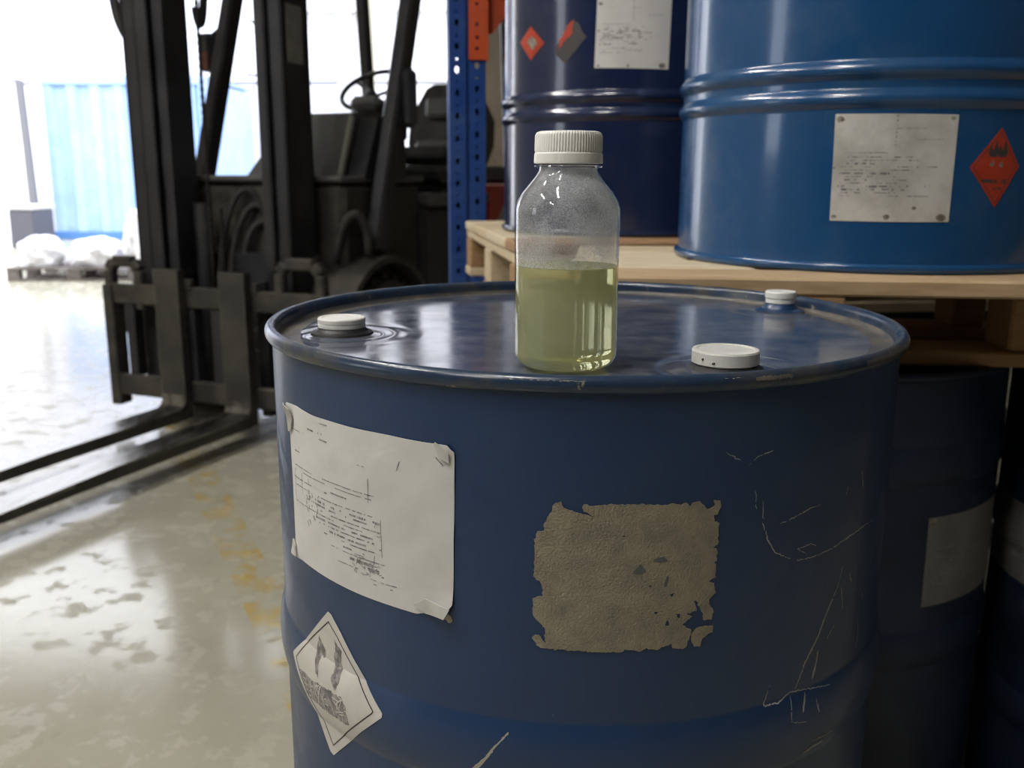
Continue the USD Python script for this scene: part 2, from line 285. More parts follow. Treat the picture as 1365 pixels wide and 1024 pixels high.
def wrap(poly, hoops, off=.0003, thick=.0004, edge=.008, lift=None):
    """a flat outline in (arc length, height) laid round the drum: follows the shell, hoops included"""
    ms = []
    for g in getattr(poly, 'geoms', [poly]):
        if g.is_empty or g.area < 1e-9: continue
        m = trimesh.creation.extrude_polygon(g, thick, engine='earcut')
        v, f = trimesh.remesh.subdivide_to_size(m.vertices, m.faces, edge, max_iter=12)
        ms.append(trimesh.Trimesh(v, f))
    m = cat_(*ms); v = m.vertices.copy()
    th = v[:, 0]/RB; r = drum_R(v[:, 1], hoops)+off+v[:, 2]
    if lift is not None: r = r+lift(v[:, 0], v[:, 1])
    m.vertices = np.stack([r*np.sin(th), -r*np.cos(th), v[:, 1]], 1)
    m.fix_normals(); return m
def tz(pts, z0): return [(math.radians(a)*RB, z-z0) for a, z in pts]
def dashes(x0, x1, y, h, g, p=.72, mean=.006):
    out, x = [], x0
    while x < x1:
        L = g.exponential(mean)+.0008
        if g.random() < p: out.append(sbox(x, y-h/2+g.normal(0, h*.12), min(x+L, x1), y+h/2))
        x += L+g.exponential(mean*.25)+.0003
    return out
def flame(cx, cy, s):
    a = [(-.5, -.1), (-.42, .25), (-.28, .75), (-.22, .35), (-.05, .1), (.05, .55), (.2, 1.0), (.3, .5), (.45, .2), (.5, -.15), (.3, -.4), (-.3, -.4)]
    return Polygon([(cx+x*s, cy+y*s) for x, y in a])

# ---- the near drum, standing on a pallet
FD = (0, 0, .14)
hoopsF = [('swage', .592), ('swage', .30)]
front = drum('scuffed blue steel drum nearest the camera, carrying the bottle', FD, hoopsF, 'drum', 'drum_rim', 'drum_lid', 1.3,
             caps=[(-.215, -.0645, .021), (.1095, -.192, .0255), (.216, .136, .0165)])
def bung(kind, x, y, label):
    z = H-RECESS
    if kind == 'left':
        c = part(front, 'bung_cap', moved(lathe([(0.0002, .0068), (.0205, .0068), (.0212, .0078), (.0212, .0105), (.0208, .0112), (.0214, .0118), (.0214, .0150), (.0206, .0160), (.0175, .0162), (.0168, .0156), (0.0002, .0156)], 64), (x, y, z)), 'plastic', 25, label)
        part(c, 'flange', moved(lathe([(.0285, .0005), (.0275, .0030), (.0235, .0042), (.0215, .0066), (.0002, .0066)], 64), (x, y, z)), 'gasket', 30)
    elif kind == 'mid':
        c = part(front, 'bung_cap', moved(lathe([(0.0002, .0048), (.0235, .0048), (.0250, .006), (.0250, .0145), (.0243, .0158), (.0215, .0160), (.0207, .0153), (0.0002, .0150)], 72), (x, y, z)), 'plastic', 25, label)
        part(c, 'flange', moved(lathe([(.029, .0005), (.0275, .0025), (.0240, .0048), (.0002, .0048)], 64), (x, y, z)), 'gasket', 30)
        part(c, 'scuff_mark', cat_(*[moved(trimesh.creation.icosphere(1, .0009), (x+.0251*math.sin(a), y-.0251*math.cos(a), z+h)) for a, h in ((-.85, .0105), (-.50, .0085), (-.47, .0086))]), 'ink_dark', 30)
    else:
        c = part(front, 'bung_cap', moved(lathe([(0.0002, .0085), (.0150, .0085), (.0155, .0092), (.0155, .0130), (.0150, .0135), (.0150, .0140), (.0163, .0146), (.0163, .0200), (.0155, .0212), (.0002, .0216)], 64), (x, y, z)), 'plastic', 25, label)
        part(c, 'neck', moved(lathe([(.026, .0008), (.0225, .0022), (.0190, .0030), (.0180, .0050), (.0145, .0085), (.0002, .0085)], 64), (x, y, z)), 'drum', 30)
bung('left', -.215, -.0645, 'flat white bung cap near the left rim')
bung('mid', .1095, -.192, 'widest white cap, at the front of the lid')
bung('small', .216, .136, 'small raised white cap at the back of the lid')
def scuff(a0, a1, p0, p1, seed):
    """rubbed patch on the rolled rim between two bearings (degrees from the front) and two roll angles"""
    q = np.random.default_rng(seed); n, m = 40, 6
    A = np.radians(np.linspace(a0, a1, n)); e0 = p0+q.normal(0, 5, n); e1 = p1+q.normal(0, 6, n)
    V = [((RR-.0055+.0057*math.cos(math.radians(p)))*math.sin(a), -(RR-.0055+.0057*math.cos(math.radians(p)))*math.cos(a), H-.0065+.0057*math.sin(math.radians(p))) for a, u, w in zip(A, e0, e1) for p in np.linspace(u, w, m)]
    F = [f for i in range(n-1) for j in range(m-1) for f in ((i*m+j, (i+1)*m+j, (i+1)*m+j+1), (i*m+j, (i+1)*m+j+1, i*m+j+1))]
    return trimesh.Trimesh(V, F, process=False)
for k, (a0, a1, p0, p1, mm) in enumerate(((17, 29, 42, 58, 'primer'), (24, 30, 5, 35, 'lid_dirt'), (62, 75, 0, 62, 'scuff'), (46, 61, -5, 40, 'lid_dirt'), (-34, -18, 50, 62, 'scuff'), (-9, 1, 38, 46, 'scuff'))):
    part(front, 'rim_scuff', scuff(a0, a1, p0, p1, k), mm, True)
g = np.random.default_rng(5)
z0 = .14
LAB = [(-54.6, .9672), (-45.17, .9652), (-38.93, .9655), (-27.86, .9658), (-21.41, .9650), (-18.21, .9652), (-17.18, .9609), (-17.65, .8471), (-18.62, .8400), (-21.23, .8375), (-23.7, .8337), (-28.68, .8341), (-36.71, .8345), (-47.39, .8352), (-54.3, .835), (-55.6, .8384), (-54.9, .8463), (-54.8, .90), (-55.2, .957)]
lab = Polygon(tz(LAB, z0)).buffer(.0008).buffer(-.0004)
s0, s1 = math.radians(-54.8)*RB, math.radians(-17.4)*RB; t0, t1 = .835-z0, .966-z0
def curl(s, z):
    u, v = (s-s0)/(s1-s0), (z-t0)/(t1-t0)
    c = lambda a, b, w, h: h*np.clip(1-np.hypot((u-a)*1.45, v-b)/w, 0, 1)**1.5
    return c(0, 1, .11, .0035)+c(1, 1, .10, .0026)+c(0, 0, .12, .003)+c(1, 0, .17, .005)+.0003*np.sin(u*21)*np.sin(v*17)
pl = part(front, 'paper_label', wrap(lab, hoopsF, .0004, .0004, .004, curl), 'paper', 20, 'white paper label with faded print, corners curling')
def UV(u, v): return s0+u*(s1-s0), t1-v*(t1-t0)
pr = []
def hl(u0, u1, v, h=.0009, p=.7, mean=.006):
    (a, y), (b, _) = UV(u0, v), UV(u1, v); pr.extend(dashes(a, b, y, h, g, p, mean))
def vl(u, v0, v1, w=.0004, p=.85):
    x, y0 = UV(u, v1); _, y1 = UV(u, v0); y = y0
    while y < y1:
        L = g.exponential(.007)+.001
        if g.random() < p: pr.append(sbox(x-w/2, y, x+w/2, min(y+L, y1)))
        y += L+.0006
hl(.04, .15, .145, .0007, .95); hl(.19, .24, .10, .0012); hl(.28, .34, .10, .0016); hl(.29, .35, .135, .0013, .9); hl(.05, .10, .28, .0008)
vl(.10, .15, .27); hl(.54, .58, .215, .0007); hl(.60, .78, .30, .0006, .5); hl(.58, .74, .345, .001, .5)
hl(.04, .63, .375, .0006, .85, .012); hl(.05, .62, .40, .0006, .7, .01); hl(.03, .12, .455, .0011); hl(.12, .46, .455, .0010, .6); hl(.36, .47, .44, .0012, .6)
vl(.60, .28, .42); vl(.115, .41, .54); vl(.18, .42, .62); vl(.665, .50, .73, .0005, .95); vl(.04, .40, .62, .0003)
for v, a, b, h, p in ((.50, .05, .62, .0008, .8), (.53, .18, .66, .0016, .75), (.555, .16, .64, .0014, .6), (.585, .20, .66, .0009, .7), (.61, .05, .66, .0007, .8), (.635, .24, .62, .0013, .65), (.66, .22, .64, .001, .7), (.69, .34, .66, .0016, .7), (.715, .30, .66, .0008, .7), (.745, .36, .62, .0012, .7), (.775, .35, .68, .0008, .85), (.80, .48, .62, .0022, .6), (.825, .52, .66, .002, .55), (.85, .40, .68, .0007, .8), (.885, .60, .74, .0007, .8), (.91, .62, .72, .0009, .9)):
    hl(a, b, v, h, p, .004)
for k in range(16):
    u, v = .15+.12*g.random(), .50+.2*g.random(); a, y = UV(u, v); pr.append(LineString([(a, y), (a+.0025*g.random(), y-.004*g.random())]).buffer(.0003))
for k in range(26):
    u, v = .50+.16*g.random(), .76+.12*g.random(); a, y = UV(u, v); pr.append(LineString([(a, y), (a+.004*g.normal(), y+.003*g.normal())]).buffer(.00025))
for (u, v, du, dv) in ((.75, .19, .014, -.05), (.02, .05, .02, .03), (.93, .08, .03, .04), (.30, .035, .05, 0)):
    a, y = UV(u, v); pr.append(LineString([(a, y), (a+du*(s1-s0), y-dv*(t1-t0))]).buffer(.0004))
def fold(pts, lb):
    P_ = Polygon([UV(u, v) for u, v in pts]).buffer(.0016).buffer(-.0008)
    part(pl, 'folded_corner', wrap(P_, hoopsF, .0016, .0012, .003, lambda s, z: curl(s, z)*1.15), 'paper_dirty', 20, lb)
fold([(-.012, .0), (.03, .03), (.045, .09), (.03, .15), (.0, .17), (-.015, .09)], 'crumpled top left corner'); fold([(.93, .0), (.985, .05), (.985, .09), (.95, .07)], 'folded top right corner'); fold([(.83, .955), (.88, .91), (.96, .93), (.985, .93), (.965, .985), (.88, .985)], 'folded bottom right corner'); fold([(-.01, .90), (.02, .93), (.035, .985), (.0, .975)], 'folded bottom left corner')
part(pl, 'print', wrap(unary_union(pr), hoopsF, .00095, .00008, .012, curl), 'ink', 30, 'faded grey print and form lines', 'stuff')
TORN = [(-3.22, .9298), (-2.7, .9308), (-1.98, .9307), (-1.78, .9282), (-1.05, .9261), (.63, .9236), (2.55, .9215), (1.59, .9237), (.98, .9255), (.8, .9293), (1.2, .9309), (2.28, .9288), (2.99, .9301), (5.38, .9307), (9.0, .9299), (11.2, .9298), (11.7, .9288), (13.43, .9303), (14.2, .9288), (15.33, .93), (15.87, .927), (16.23, .9301), (17.39, .93), (18.24, .9242), (18.9, .9239), (19.54, .9268), (19.24, .9298), (20.31, .9301), (20.39, .9232), (20.02, .9195), (19.35, .9199), (19.67, .9145), (20.28, .9139), (20.28, .8967), (19.48, .8955), (20.18, .8941), (20.2, .8849), (19.75, .8839), (20.12, .8823), (20.23, .873), (18.95, .87), (20.05, .8691), (20.28, .861), (19.37, .8562), (19.71, .8506), (20.16, .8469), (19.95, .841), (18.59, .8405), (18.39, .8467), (17.47, .8572), (17.09, .8561), (17.61, .8491), (15.98, .8473), (16.93, .8448), (15.4, .8388), (16.9, .8347), (16.23, .8207), (14.25, .8213), (13.96, .8252), (13.06, .8236), (11.54, .8214), (10.25, .8231), (9.51, .8206), (7.24, .8224), (7.0, .8204), (3.02, .8207), (-.69, .8214), (-2.31, .8221), (-4.68, .8218), (-5.83, .8288), (-5.33, .8324), (-4.83, .8319), (-3.94, .8262), (-4.09, .8383), (-5.73, .8457), (-5.76, .8597), (-4.27, .8618), (-4.66, .8707), (-5.66, .8749), (-5.58, .8952), (-5.48, .9087), (-4.26, .9104), (-4.4, .9155), (-3.92, .9176), (-3.81, .922), (-3.21, .9247)]
TORN2 = [(16.93, .8319), (17.69, .8356), (20.14, .8365), (20.2, .8313), (18.6, .8269), (18.39, .8208), (17.43, .8214), (16.84, .8272)]
HOLES = [[(13.38, .863), (14.14, .8641), (13.78, .8609)], [(14.54, .8479), (15.06, .8477), (15.09, .8443), (14.69, .8452)], [(13.04, .8425), (13.33, .8437), (13.57, .8396), (12.93, .8392)], [(11.19, .8504), (11.87, .8505), (11.59, .8483)], [(10.29, .8705), (10.78, .8708), (10.67, .8688)], [(6.36, .9076), (6.84, .9082), (6.73, .9067)]]
STAINS = [[(8.23, .8807), (9.06, .8858), (9.71, .8817), (9.2, .880)], [(12.68, .8699), (13.01, .8763), (12.8, .8705)], [(11.02, .8893), (12.26, .8909), (12.65, .8888), (11.9, .888)]]
tp = Polygon(tz(TORN, z0)).buffer(0)
def jag(p, amp, step, seed):
    """rough torn edge"""
    q = np.random.default_rng(seed); out = []
    for gme in getattr(p, 'geoms', [p]):
        L = gme.exterior.length; n = int(L/step); pts = [gme.exterior.interpolate(k*L/n) for k in range(n)]
        out.append(Polygon([(a.x+q.normal(0, amp), a.y+q.normal(0, amp)) for a in pts]).buffer(0))
    return unary_union(out)
tp = jag(tp, .00035, .0016, 3).difference(unary_union([Polygon(tz(h, z0)) for h in HOLES]))
tl = part(front, 'torn_label', wrap(tp, hoopsF, .0002, .0004, .006), 'backing', 20, 'brown fibrous remains of a torn-off label')
part(front, 'torn_label_scrap', wrap(jag(Polygon(tz(TORN2, z0)), .0003, .0016, 4), hoopsF, .0002, .0004, .006), 'backing', 20, 'loose scrap at the corner of the torn label')
for h in STAINS: part(tl, 'stain', wrap(Polygon(tz(h, z0)).buffer(.0008), hoopsF, .00065, .0001), 'stain', 20)
DIA = [(-43.44, .8045), (-42.6, .8035), (-40.08, .7923), (-36.89, .7753), (-33.93, .7608), (-29.95, .7435), (-30.05, .7405), (-34.66, .7191), (-37.17, .7064), (-43.5, .6755), (-44.4, .6765), (-46.98, .692), (-50.3, .712), (-54.0, .731), (-56.2, .7425), (-55.9, .7445), (-53.0, .7582), (-48.0, .782)]
DIAI = [(-43.4, .7969), (-41.03, .7884), (-37.74, .7723), (-34.71, .7579), (-31.6, .7425), (-31.9, .74), (-37.04, .7155), (-38.4, .709), (-43.4, .6838), (-46.0, .699), (-49.5, .7155), (-53.0, .733), (-54.7, .7425), (-54.4, .7440), (-50.81, .7649)]
FL = [[(-46.69, .7774), (-45.5, .7717), (-44.49, .7678), (-44.96, .7609), (-45.81, .7621), (-46.17, .7539), (-45.79, .7427), (-46.87, .7464), (-47.47, .7556), (-47.61, .7643)], [(-41.79, .7834), (-40.91, .7793), (-39.82, .777), (-40.13, .7692), (-39.65, .7615), (-39.89, .7522), (-40.69, .7418), (-41.79, .7469), (-42.22, .7504), (-41.51, .7577), (-42.21, .7695), (-41.57, .7751)]]
BAND = [(-53.5, .7364), (-51.44, .736), (-48.11, .7368), (-44.13, .7389), (-41.18, .7393), (-39.14, .7406), (-37.9, .733), (-37.46, .7184), (-38.75, .7171), (-42.91, .7176), (-47.88, .7171), (-50.2, .7166), (-52.4, .7300)]
dp = Polygon(tz(DIA, z0)).buffer(.0012).buffer(-.0008)
dl = part(front, 'hazard_placard', wrap(dp, hoopsF, .0004, .0004, .004), 'placard_white', 20, 'off-white diamond placard with rubbed grey flames')
inn = Polygon(tz(DIAI, z0))
part(dl, 'border', wrap(inn.difference(inn.buffer(-.0011, join_style=2)), hoopsF, .00085, .0001, .004), 'ink_dark', 20, 'thin dark border line')
part(dl, 'flame', wrap(unary_union([jag(Polygon(tz(f, z0)), .0003, .0014, 9) for f in FL]), hoopsF, .00085, .0001, .004), 'ink_grey', 20, 'two rubbed grey flame shapes')
bd = [jag(Polygon(tz(BAND, z0)), .0006, .002, 12)]
bp = bd[0].difference(unary_union([LineString([(x, y), (x+g.normal(0, .004), y+g.normal(0, .006))]).buffer(.0003+.0004*g.random()) for x, y in zip(g.uniform(-.268, -.185, 90), g.uniform(.575, .602, 90))]))
part(dl, 'text_band', wrap(bp, hoopsF, .00085, .0001, .004), 'ink_grey', 20, 'scuffed grey lettering band')
SCR = [([(20.72, .964), (22.08, .9603), (23.2, .9563)], .0006), ([(24.61, .9537), (26.22, .9589), (28.51, .9613)], .0005), ([(27.31, .9246), (27.55, .9092), (28.68, .8943), (30.08, .884), (33.14, .8763)], .0007), ([(34.3, .8735), (37.51, .8724), (42.39, .8733), (47.12, .8768), (52.43, .8787), (56.28, .878)], .0008), ([(30.66, .9055), (33.55, .9082), (35.93, .9112), (38.9, .9128)], .0006),
       ([(46.28, .8541), (45.24, .8387), (42.86, .8225), (40.72, .8031), (38.23, .787), (36.33, .7671)], .0011), ([(41.19, .7909), (40.85, .78), (40.26, .7694)], .0014), ([(46.3, .8371), (47.55, .8151)], .0009), ([(45.18, .8074), (43.5, .7987)], .0008), ([(30.88, .7777), (29.83, .7622), (32.85, .7609), (35.24, .7659), (39.17, .7625), (44.65, .7572)], .0007), ([(38.4, .7609), (37.49, .7479)], .001),
       ([(35.3, .763), (34.95, .7434), (38.1, .7382)], .0006), ([(40.65, .7527), (41.18, .7415)], .0009), ([(39.34, .7182), (43.86, .7153), (50.35, .7167)], .0008), ([(38.34, .7082), (40.37, .7103), (43.99, .7105)], .0018), ([(25.89, .9343), (26.21, .9203)], .0005), ([(48.77, .8448), (49.72, .8346)], .0006), ([(53.36, .8256), (54.97, .8139)], .0005), ([(53.08, .7994), (54.49, .7847), (53.91, .7706)], .0006),
       ([(36.68, .876), (34.4, .8825), (37.27, .8834), (38.48, .8807)], .0005), ([(45.73, .9196), (45.44, .9132)], .0005), ([(49.8, .9273), (51.03, .9121)], .0006)]
q = np.random.default_rng(21)
def scratch(pts, w):
    P = np.array(tz(pts, z0)); d = np.r_[0, np.cumsum(np.hypot(*np.diff(P, axis=0).T))]; n = max(6, int(d[-1]/.0014))
    s = np.linspace(0, d[-1], n); X = np.stack([np.interp(s, d, P[:, 0]), np.interp(s, d, P[:, 1])], 1)+q.normal(0, .0003, (n, 2))
    t = np.linspace(0, 1, n); k = np.convolve(q.random(n+4), np.ones(5)/5, 'valid')
    out = []
    for a in range(n-1):
        if q.random() < .86: out.append(LineString(X[a:a+2]).buffer(w*.55*(.35+1.1*k[a])*(.35+.65*math.sin(PI*min(1, max(0, t[a])))**.5), quad_segs=2))
    return unary_union(out)
for p_, w_ in SCR:
    part(front, 'scratch', wrap(scratch(p_, w_*1.45), hoopsF, .00005, .00012, .01), 'scratch', 30)
GOUGE = [(-9.07, .7546), (-8.95, .7534), (-10.68, .7432), (-11.95, .7326), (-13.36, .7216), (-13.89, .718), (-15.2, .7165), (-14.14, .7228), (-12.46, .7328), (-10.93, .7437)]
part(front, 'gouge', wrap(jag(Polygon(tz(GOUGE, z0)), .0002, .0016, 2), hoopsF, .00005, .00015, .006), 'primer', 30, 'long pale gouge through the paint at the bottom edge of the photo')
CHIP = [(-19.65, .8371), (-18.57, .8391), (-18.04, .8374), (-17.65, .8332), (-18.19, .8314), (-19.25, .8343)]
part(front, 'paint_chip', wrap(jag(Polygon(tz(CHIP, z0)), .0003, .001, 5), hoopsF, .00005, .00015, .006), 'primer', 30, 'pale chip below the paper label')

# ---------------------------------------------------------------- the sample bottle on the drum
BZ = 1.02-RECESS+.0008
bottle = thing('sample_bottle', 'clear plastic bottle with white screw cap, half full of yellow-green liquid', 'bottle', (-.0105, -.1925, BZ))
R0 = .0385
corner = [(R0-.0115+.0115*math.sin(a), .0115-.0115*math.cos(a)) for a in np.linspace(0, PI/2, 10)]
outer = [(.0002, .0022), (.016, .0020), (.0215, .0006), (.0245, 0)] + corner + [(R0, .05), (.0386, .09), (.0387, .113), (.0385, .1175), (.0372, .1222), (.0332, .1290), (.0275, .1357), (.0236, .1405), (.0216, .1440), (.0212, .1470), (.0212, .1485)]
part(bottle, 'body', lathe(outer, 128), 'pet', True)
part(bottle, 'neck_ring', lathe([(.0210, .1462), (.0244, .1465), (.0249, .1472), (.0244, .1480), (.0210, .1484)], 96), 'pet', 30)
capm = []
prof = [(.0240, .1570), (.0243, .1585), (.0241, .1690), (.0232, .1712), (.0215, .1719), (.0002, .1720)]
cap_ = lathe(prof, 288)
v = cap_.vertices.copy(); r = np.hypot(v[:, 0], v[:, 1]); a = np.arctan2(v[:, 1], v[:, 0])
k = np.where((v[:, 2] > .1575) & (v[:, 2] < .1700) & (r > .02), 1+.014*(np.cos(a*72)), 1.0); v[:, 0] *= k; v[:, 1] *= k; cap_.vertices = v
c_ = part(bottle, 'cap', cap_, 'plastic2', 40, 'white ribbed screw cap')
part(c_, 'tamper_ring', lathe([(.0215, .1492), (.0247, .1494), (.0250, .1502), (.0248, .1562), (.0240, .1572)], 96), 'plastic2', 30)
LZ = .0752; ri = R0-.0006
liq = [(.0002, .0032), (.016, .0030), (.0215, .0014), (.0250, .0009)] + [(ri-.011+.011*math.sin(a), .0119-.011*math.cos(a)) for a in np.linspace(.12, PI/2, 9)] + [(ri, .03), (ri, LZ+.0008), (ri-.0004, LZ+.0006), (ri-.0022, LZ), (.0002, LZ)]
part(bottle, 'liquid', lathe(liq, 128), 'liquid', True, 'hazy yellow-green liquid')
fog = [(ri-.0001, LZ+.0012), (.0379, .09), (.0380, .113), (.0378, .1172), (.0365, .1220), (.0325, .1288), (.0268, .1355), (.0229, .1402), (.0209, .1438), (.0206, .1465)]
part(bottle, 'condensation', lathe(fog, 128), 'fog', True, 'misty condensation inside the upper half')
fr, fz = np.array([p[0] for p in fog]), np.array([p[1] for p in fog])
q = np.random.default_rng(8); dr = []
for k in range(420):
    z = LZ+.002+(.145-LZ-.002)*q.random(); r = np.interp(z, fz, fr)-.0001; a = q.random()*2*PI
    s = .00018+.00016*q.exponential()
    dm = trimesh.creation.icosphere(1, min(s, .0008)); dm.apply_translation((r*math.cos(a), r*math.sin(a), z)); dr.append(dm)
for a, z, s in ((-2.30, .1175, .0008), (-1.92, .1190, .0009), (-1.85, .1180, .0008), (-1.28, .1235, .001), (-1.25, .1205, .001), (-1.20, .1165, .0009), (-1.36, .1160, .0008), (-1.45, .1330, .0008), (-1.36, .1335, .0008), (-2.2, .0775, .0008), (-1.15, .0775, .0008)):
    r = np.interp(z, fz, fr); dm = trimesh.creation.icosphere(2, s*.9); dm.apply_translation((r*math.cos(a), r*math.sin(a), z)); dr.append(dm)
part(bottle, 'droplets', cat_(*dr), 'droplet', True, 'fine water droplets on the wall of the bottle', 'stuff')

# ---------------------------------------------------------------- pallets
def pallet(label, loc, rz, w, d, board=.10, nb=7, name='pallet', h=.145, old=False, group=None, seed=1, xs=None, jit=1., front=None, ys=None):
    t = thing(name, label, 'pallet', loc, rz, group); q = np.random.default_rng(seed)
    wd = lambda cross=False: 'oldwood' if old else ('woodv%d' if cross else 'wood%d') % q.choice([0, 0, 1, 1, 2])
    gap = (d-nb*board)/(nb-1)
    for k in range(nb):
        y = k*(board+gap)
        part(t, 'deck_board', b2(jit*q.normal(0, .004), w+jit*q.normal(0, .004), y, y+board*(1+.03*jit*q.normal()), h-.022, h-.0003*(k % 3), .003), wd() if front is None or k else front, 20)
    bl = .145 if w > .9 else .10
    if xs: bl = .062
    xs = xs or [0, (w-bl)/2, w-bl]; ys = ys or [0, (d-.10)/2, d-.10]
    for x in xs:
        part(t, 'stringer_board', b2(x+.004, x+bl-.01, .002, d-.002, h-.044, h-.022, .003), wd(True) if front is None else 'wood2', 20)
        for y in ys: part(t, 'block', b2(x+.003, x+bl-.006, y+.004, y+.096, .022, h-.044, .004), wd() if front is None and (old or q.random() < .4) else 'wood2', 20)
    for y in ys: part(t, 'bottom_board', b2(0, w, y, y+.10, 0, .022, .003), wd() if front is None else 'wood2', 20)
    return t
U13 = math.radians(13)
# back pallet: its left edge runs through (-.127,.895) and (-.232,1.346)
pallet('pine pallet under the dark navy drum, beside the blue rack post', (-.122, .872, .88), U13, 1.15, .90, .145, 6, seed=3, jit=.1)
pB = pallet('pine pallet under the bright blue upper drum at right', (-.02, .302, .88), math.radians(-1.5), 1.2, .53, .112, 4, seed=8, xs=[.03, .298, .63, 1.12], front='wood3', ys=[.20, .43])
part(pB, 'block', b2(.300, .357, .006, .10, .022, .101, .004), 'wood2', 20)
pallet('pallet hidden beneath the scuffed drum nearest the camera', (-.30, -.30, 0), 0, .6, .6, .10, 5, h=.14, seed=5)

# ---------------------------------------------------------------- other drums
hoopsB = [('bead', .237), ('bead', .53)]
ZB = 1.0253
Bc = (.442, .641, ZB)
bright = drum('bright blue steel drum with white label and red diamond, upper right', Bc, hoopsB, 'drum2', 'drum2', 'drum2', 0)
def paper(t, pts, zb, hoops, m='paper', seed=1, label=None, lines=True, spots=()):
    P = Polygon(tz(pts, zb)).buffer(.003, join_style=2).buffer(-.006).buffer(.006, quad_segs=6).intersection(Polygon(tz(pts, zb)).buffer(.001))
    a, b, c, d = P.bounds
    p_ = part(t, 'paper_label', wrap(P, hoops, .0004, .0005, .008), m, 20, label)
    q = np.random.default_rng(seed); L = []
    for k in range(13):
        y = b+(d-b)*(.60-.030*k); u0 = a+(c-a)*(.06+.06*q.random()); u1 = a+(c-a)*(.55+.35*q.random())
        L += dashes(u0, u1, y, .0012+.0012*(q.random() < .25), q, .6, .006)
    L += dashes(a+(c-a)*.1, a+(c-a)*.45, b+(d-b)*.64, .0008, q, .9, .02)+dashes(a+(c-a)*.66, a+(c-a)*.92, b+(d-b)*.76, .001, q, .8)+dashes(a+(c-a)*.5, a+(c-a)*.9, b+(d-b)*.86, .0008, q, .5)
    for y in np.linspace(.70, .96, 8): L.append(sbox(a+(c-a)*.505-.0007, b+(d-b)*y, a+(c-a)*.505+.0007, b+(d-b)*y+.003*q.random()+.001))
    part(p_, 'print', wrap(unary_union(L), hoops, .001, .0001, .012), 'ink', 30, 'faint grey form print', 'stuff')
    sp = [jag(Polygon([(a+(c-a)*u+w*math.cos(x)*1.3, b+(d-b)*v+w*math.sin(x)) for x in np.linspace(0, 6, 8)]).buffer(-.0006).intersection(P.buffer(-.0005)), .0003, .0012, k+3) for k, (u, v, w) in enumerate(spots)]
    for s_ in sp:
        for s_ in getattr(s_, 'geoms', [s_]): part(p_, 'glue_spot', wrap(s_, hoops, .001, .0001, .006), 'glue', 30)
    return p_
paper(bright, [(-24.68, 1.226), (-10.34, 1.2250), (4.45, 1.2236), (4.49, 1.1589), (4.54, 1.0937), (-10.75, 1.0932), (-24.17, 1.0935), (-24.4, 1.1586)], ZB, hoopsB, 'paper_dirty', 2, 'dirty white label with dark glue spots at its corners', spots=((.045, .95, .0045), (.955, .95, .0032), (.05, .04, .0035), (.48, .045, .004), (.93, .045, .0055), (.505, .975, .002), (.70, .13, .0028), (.02, .5, .002)))
RD = Polygon(tz([(16.55, 1.2096), (22.9, 1.1622), (16.8, 1.1107), (8.7, 1.1608)], ZB))
rp = part(bright, 'hazard_placard', wrap(RD, hoopsB, .0004, .0004, .006), 'placard_red', 20, 'red diamond hazard placard with black flames')
part(rp, 'border', wrap(RD.buffer(-.003, join_style=2).difference(RD.buffer(-.0038, join_style=2)), hoopsB, .00085, .0001, .008), 'ink_dark', 20)
cx, cy = RD.centroid.x, RD.centroid.y
part(rp, 'flame', wrap(unary_union([flame(cx-.006, cy+.019, .015), flame(cx+.007, cy+.019, .015)]).buffer(0), hoopsB, .00085, .0001, .008), 'ink_dark', 20, 'black flame symbol')
part(rp, 'text_line', wrap(unary_union(dashes(cx-.019, cx+.019, cy-.017, .005, np.random.default_rng(4), .9, .003)+dashes(cx-.010, cx+.010, cy-.026, .003, np.random.default_rng(5), .8, .003)), hoopsB, .00085, .0001, .008), 'ink_dark', 20, 'black unreadable wording')
part(rp, 'figure', wrap(unary_union([flame(cx-.007, cy+.004, .006), flame(cx+.006, cy+.003, .006)]), hoopsB, .0010, .0001, .008), 'ink_grey', 20)
hoopsD = [('bead', .262), ('bead', .56)]
navy = drum('dark navy steel drum beside the blue rack post, behind the bottle', (.1045, 1.352, ZB), hoopsD, 'drum3', 'drum3', 'drum3', 0)
paper(navy, [(-16.51, 1.487), (12.4, 1.485), (11.95, 1.3556), (-17.13, 1.3596)], ZB, hoopsD, 'paper', 6, 'white label with a faint printed form', spots=((.05, .06, .003), (.90, .05, .006), (.45, .05, .003), (.05, .55, .003), (.07, .93, .004)))
DD = Polygon(tz([(-26.3, 1.4544), (-20.8, 1.4173), (-30.74, 1.3686), (-36.03, 1.395)], ZB))
dpl = part(navy, 'torn_placard', wrap(jag(DD, .0012, .006, 6), hoopsD, .0004, .0004, .006), 'ink_dark', 20, 'dark remains of a torn diamond placard')
part(dpl, 'red_scrap', wrap(jag(Polygon(tz([(-29.5, 1.442), (-26.8, 1.451), (-27.2, 1.425), (-31, 1.411), (-33.2, 1.40), (-33, 1.415)], ZB)), .001, .004, 8), hoopsD, .0009, .0001, .006), 'placard_red', 20)
D2 = Polygon(tz([(-49.36, 1.4511), (-40.94, 1.4145), (-49.17, 1.3843), (-57.32, 1.4229)], ZB))
dp2 = part(navy, 'hazard_placard', wrap(D2, hoopsD, .0004, .0004, .006), 'placard_red', 20, 'red diamond placard near the left edge of the drum')
part(dp2, 'figure', wrap(jag(affinity.translate(D2.buffer(-.016).buffer(.002), .004, 0), .001, .004, 3), hoopsD, .0009, .0001, .006), 'glue', 20, 'pale worn centre')
hoopsW = [('swage', .451), ('swage', .741)]
low = drum('blue drum under the right pallet, shade darkened into its paint, crumpled label', (.41, .71, 0), hoopsW, 'drum4', 'drum4', 'drum4', 0)
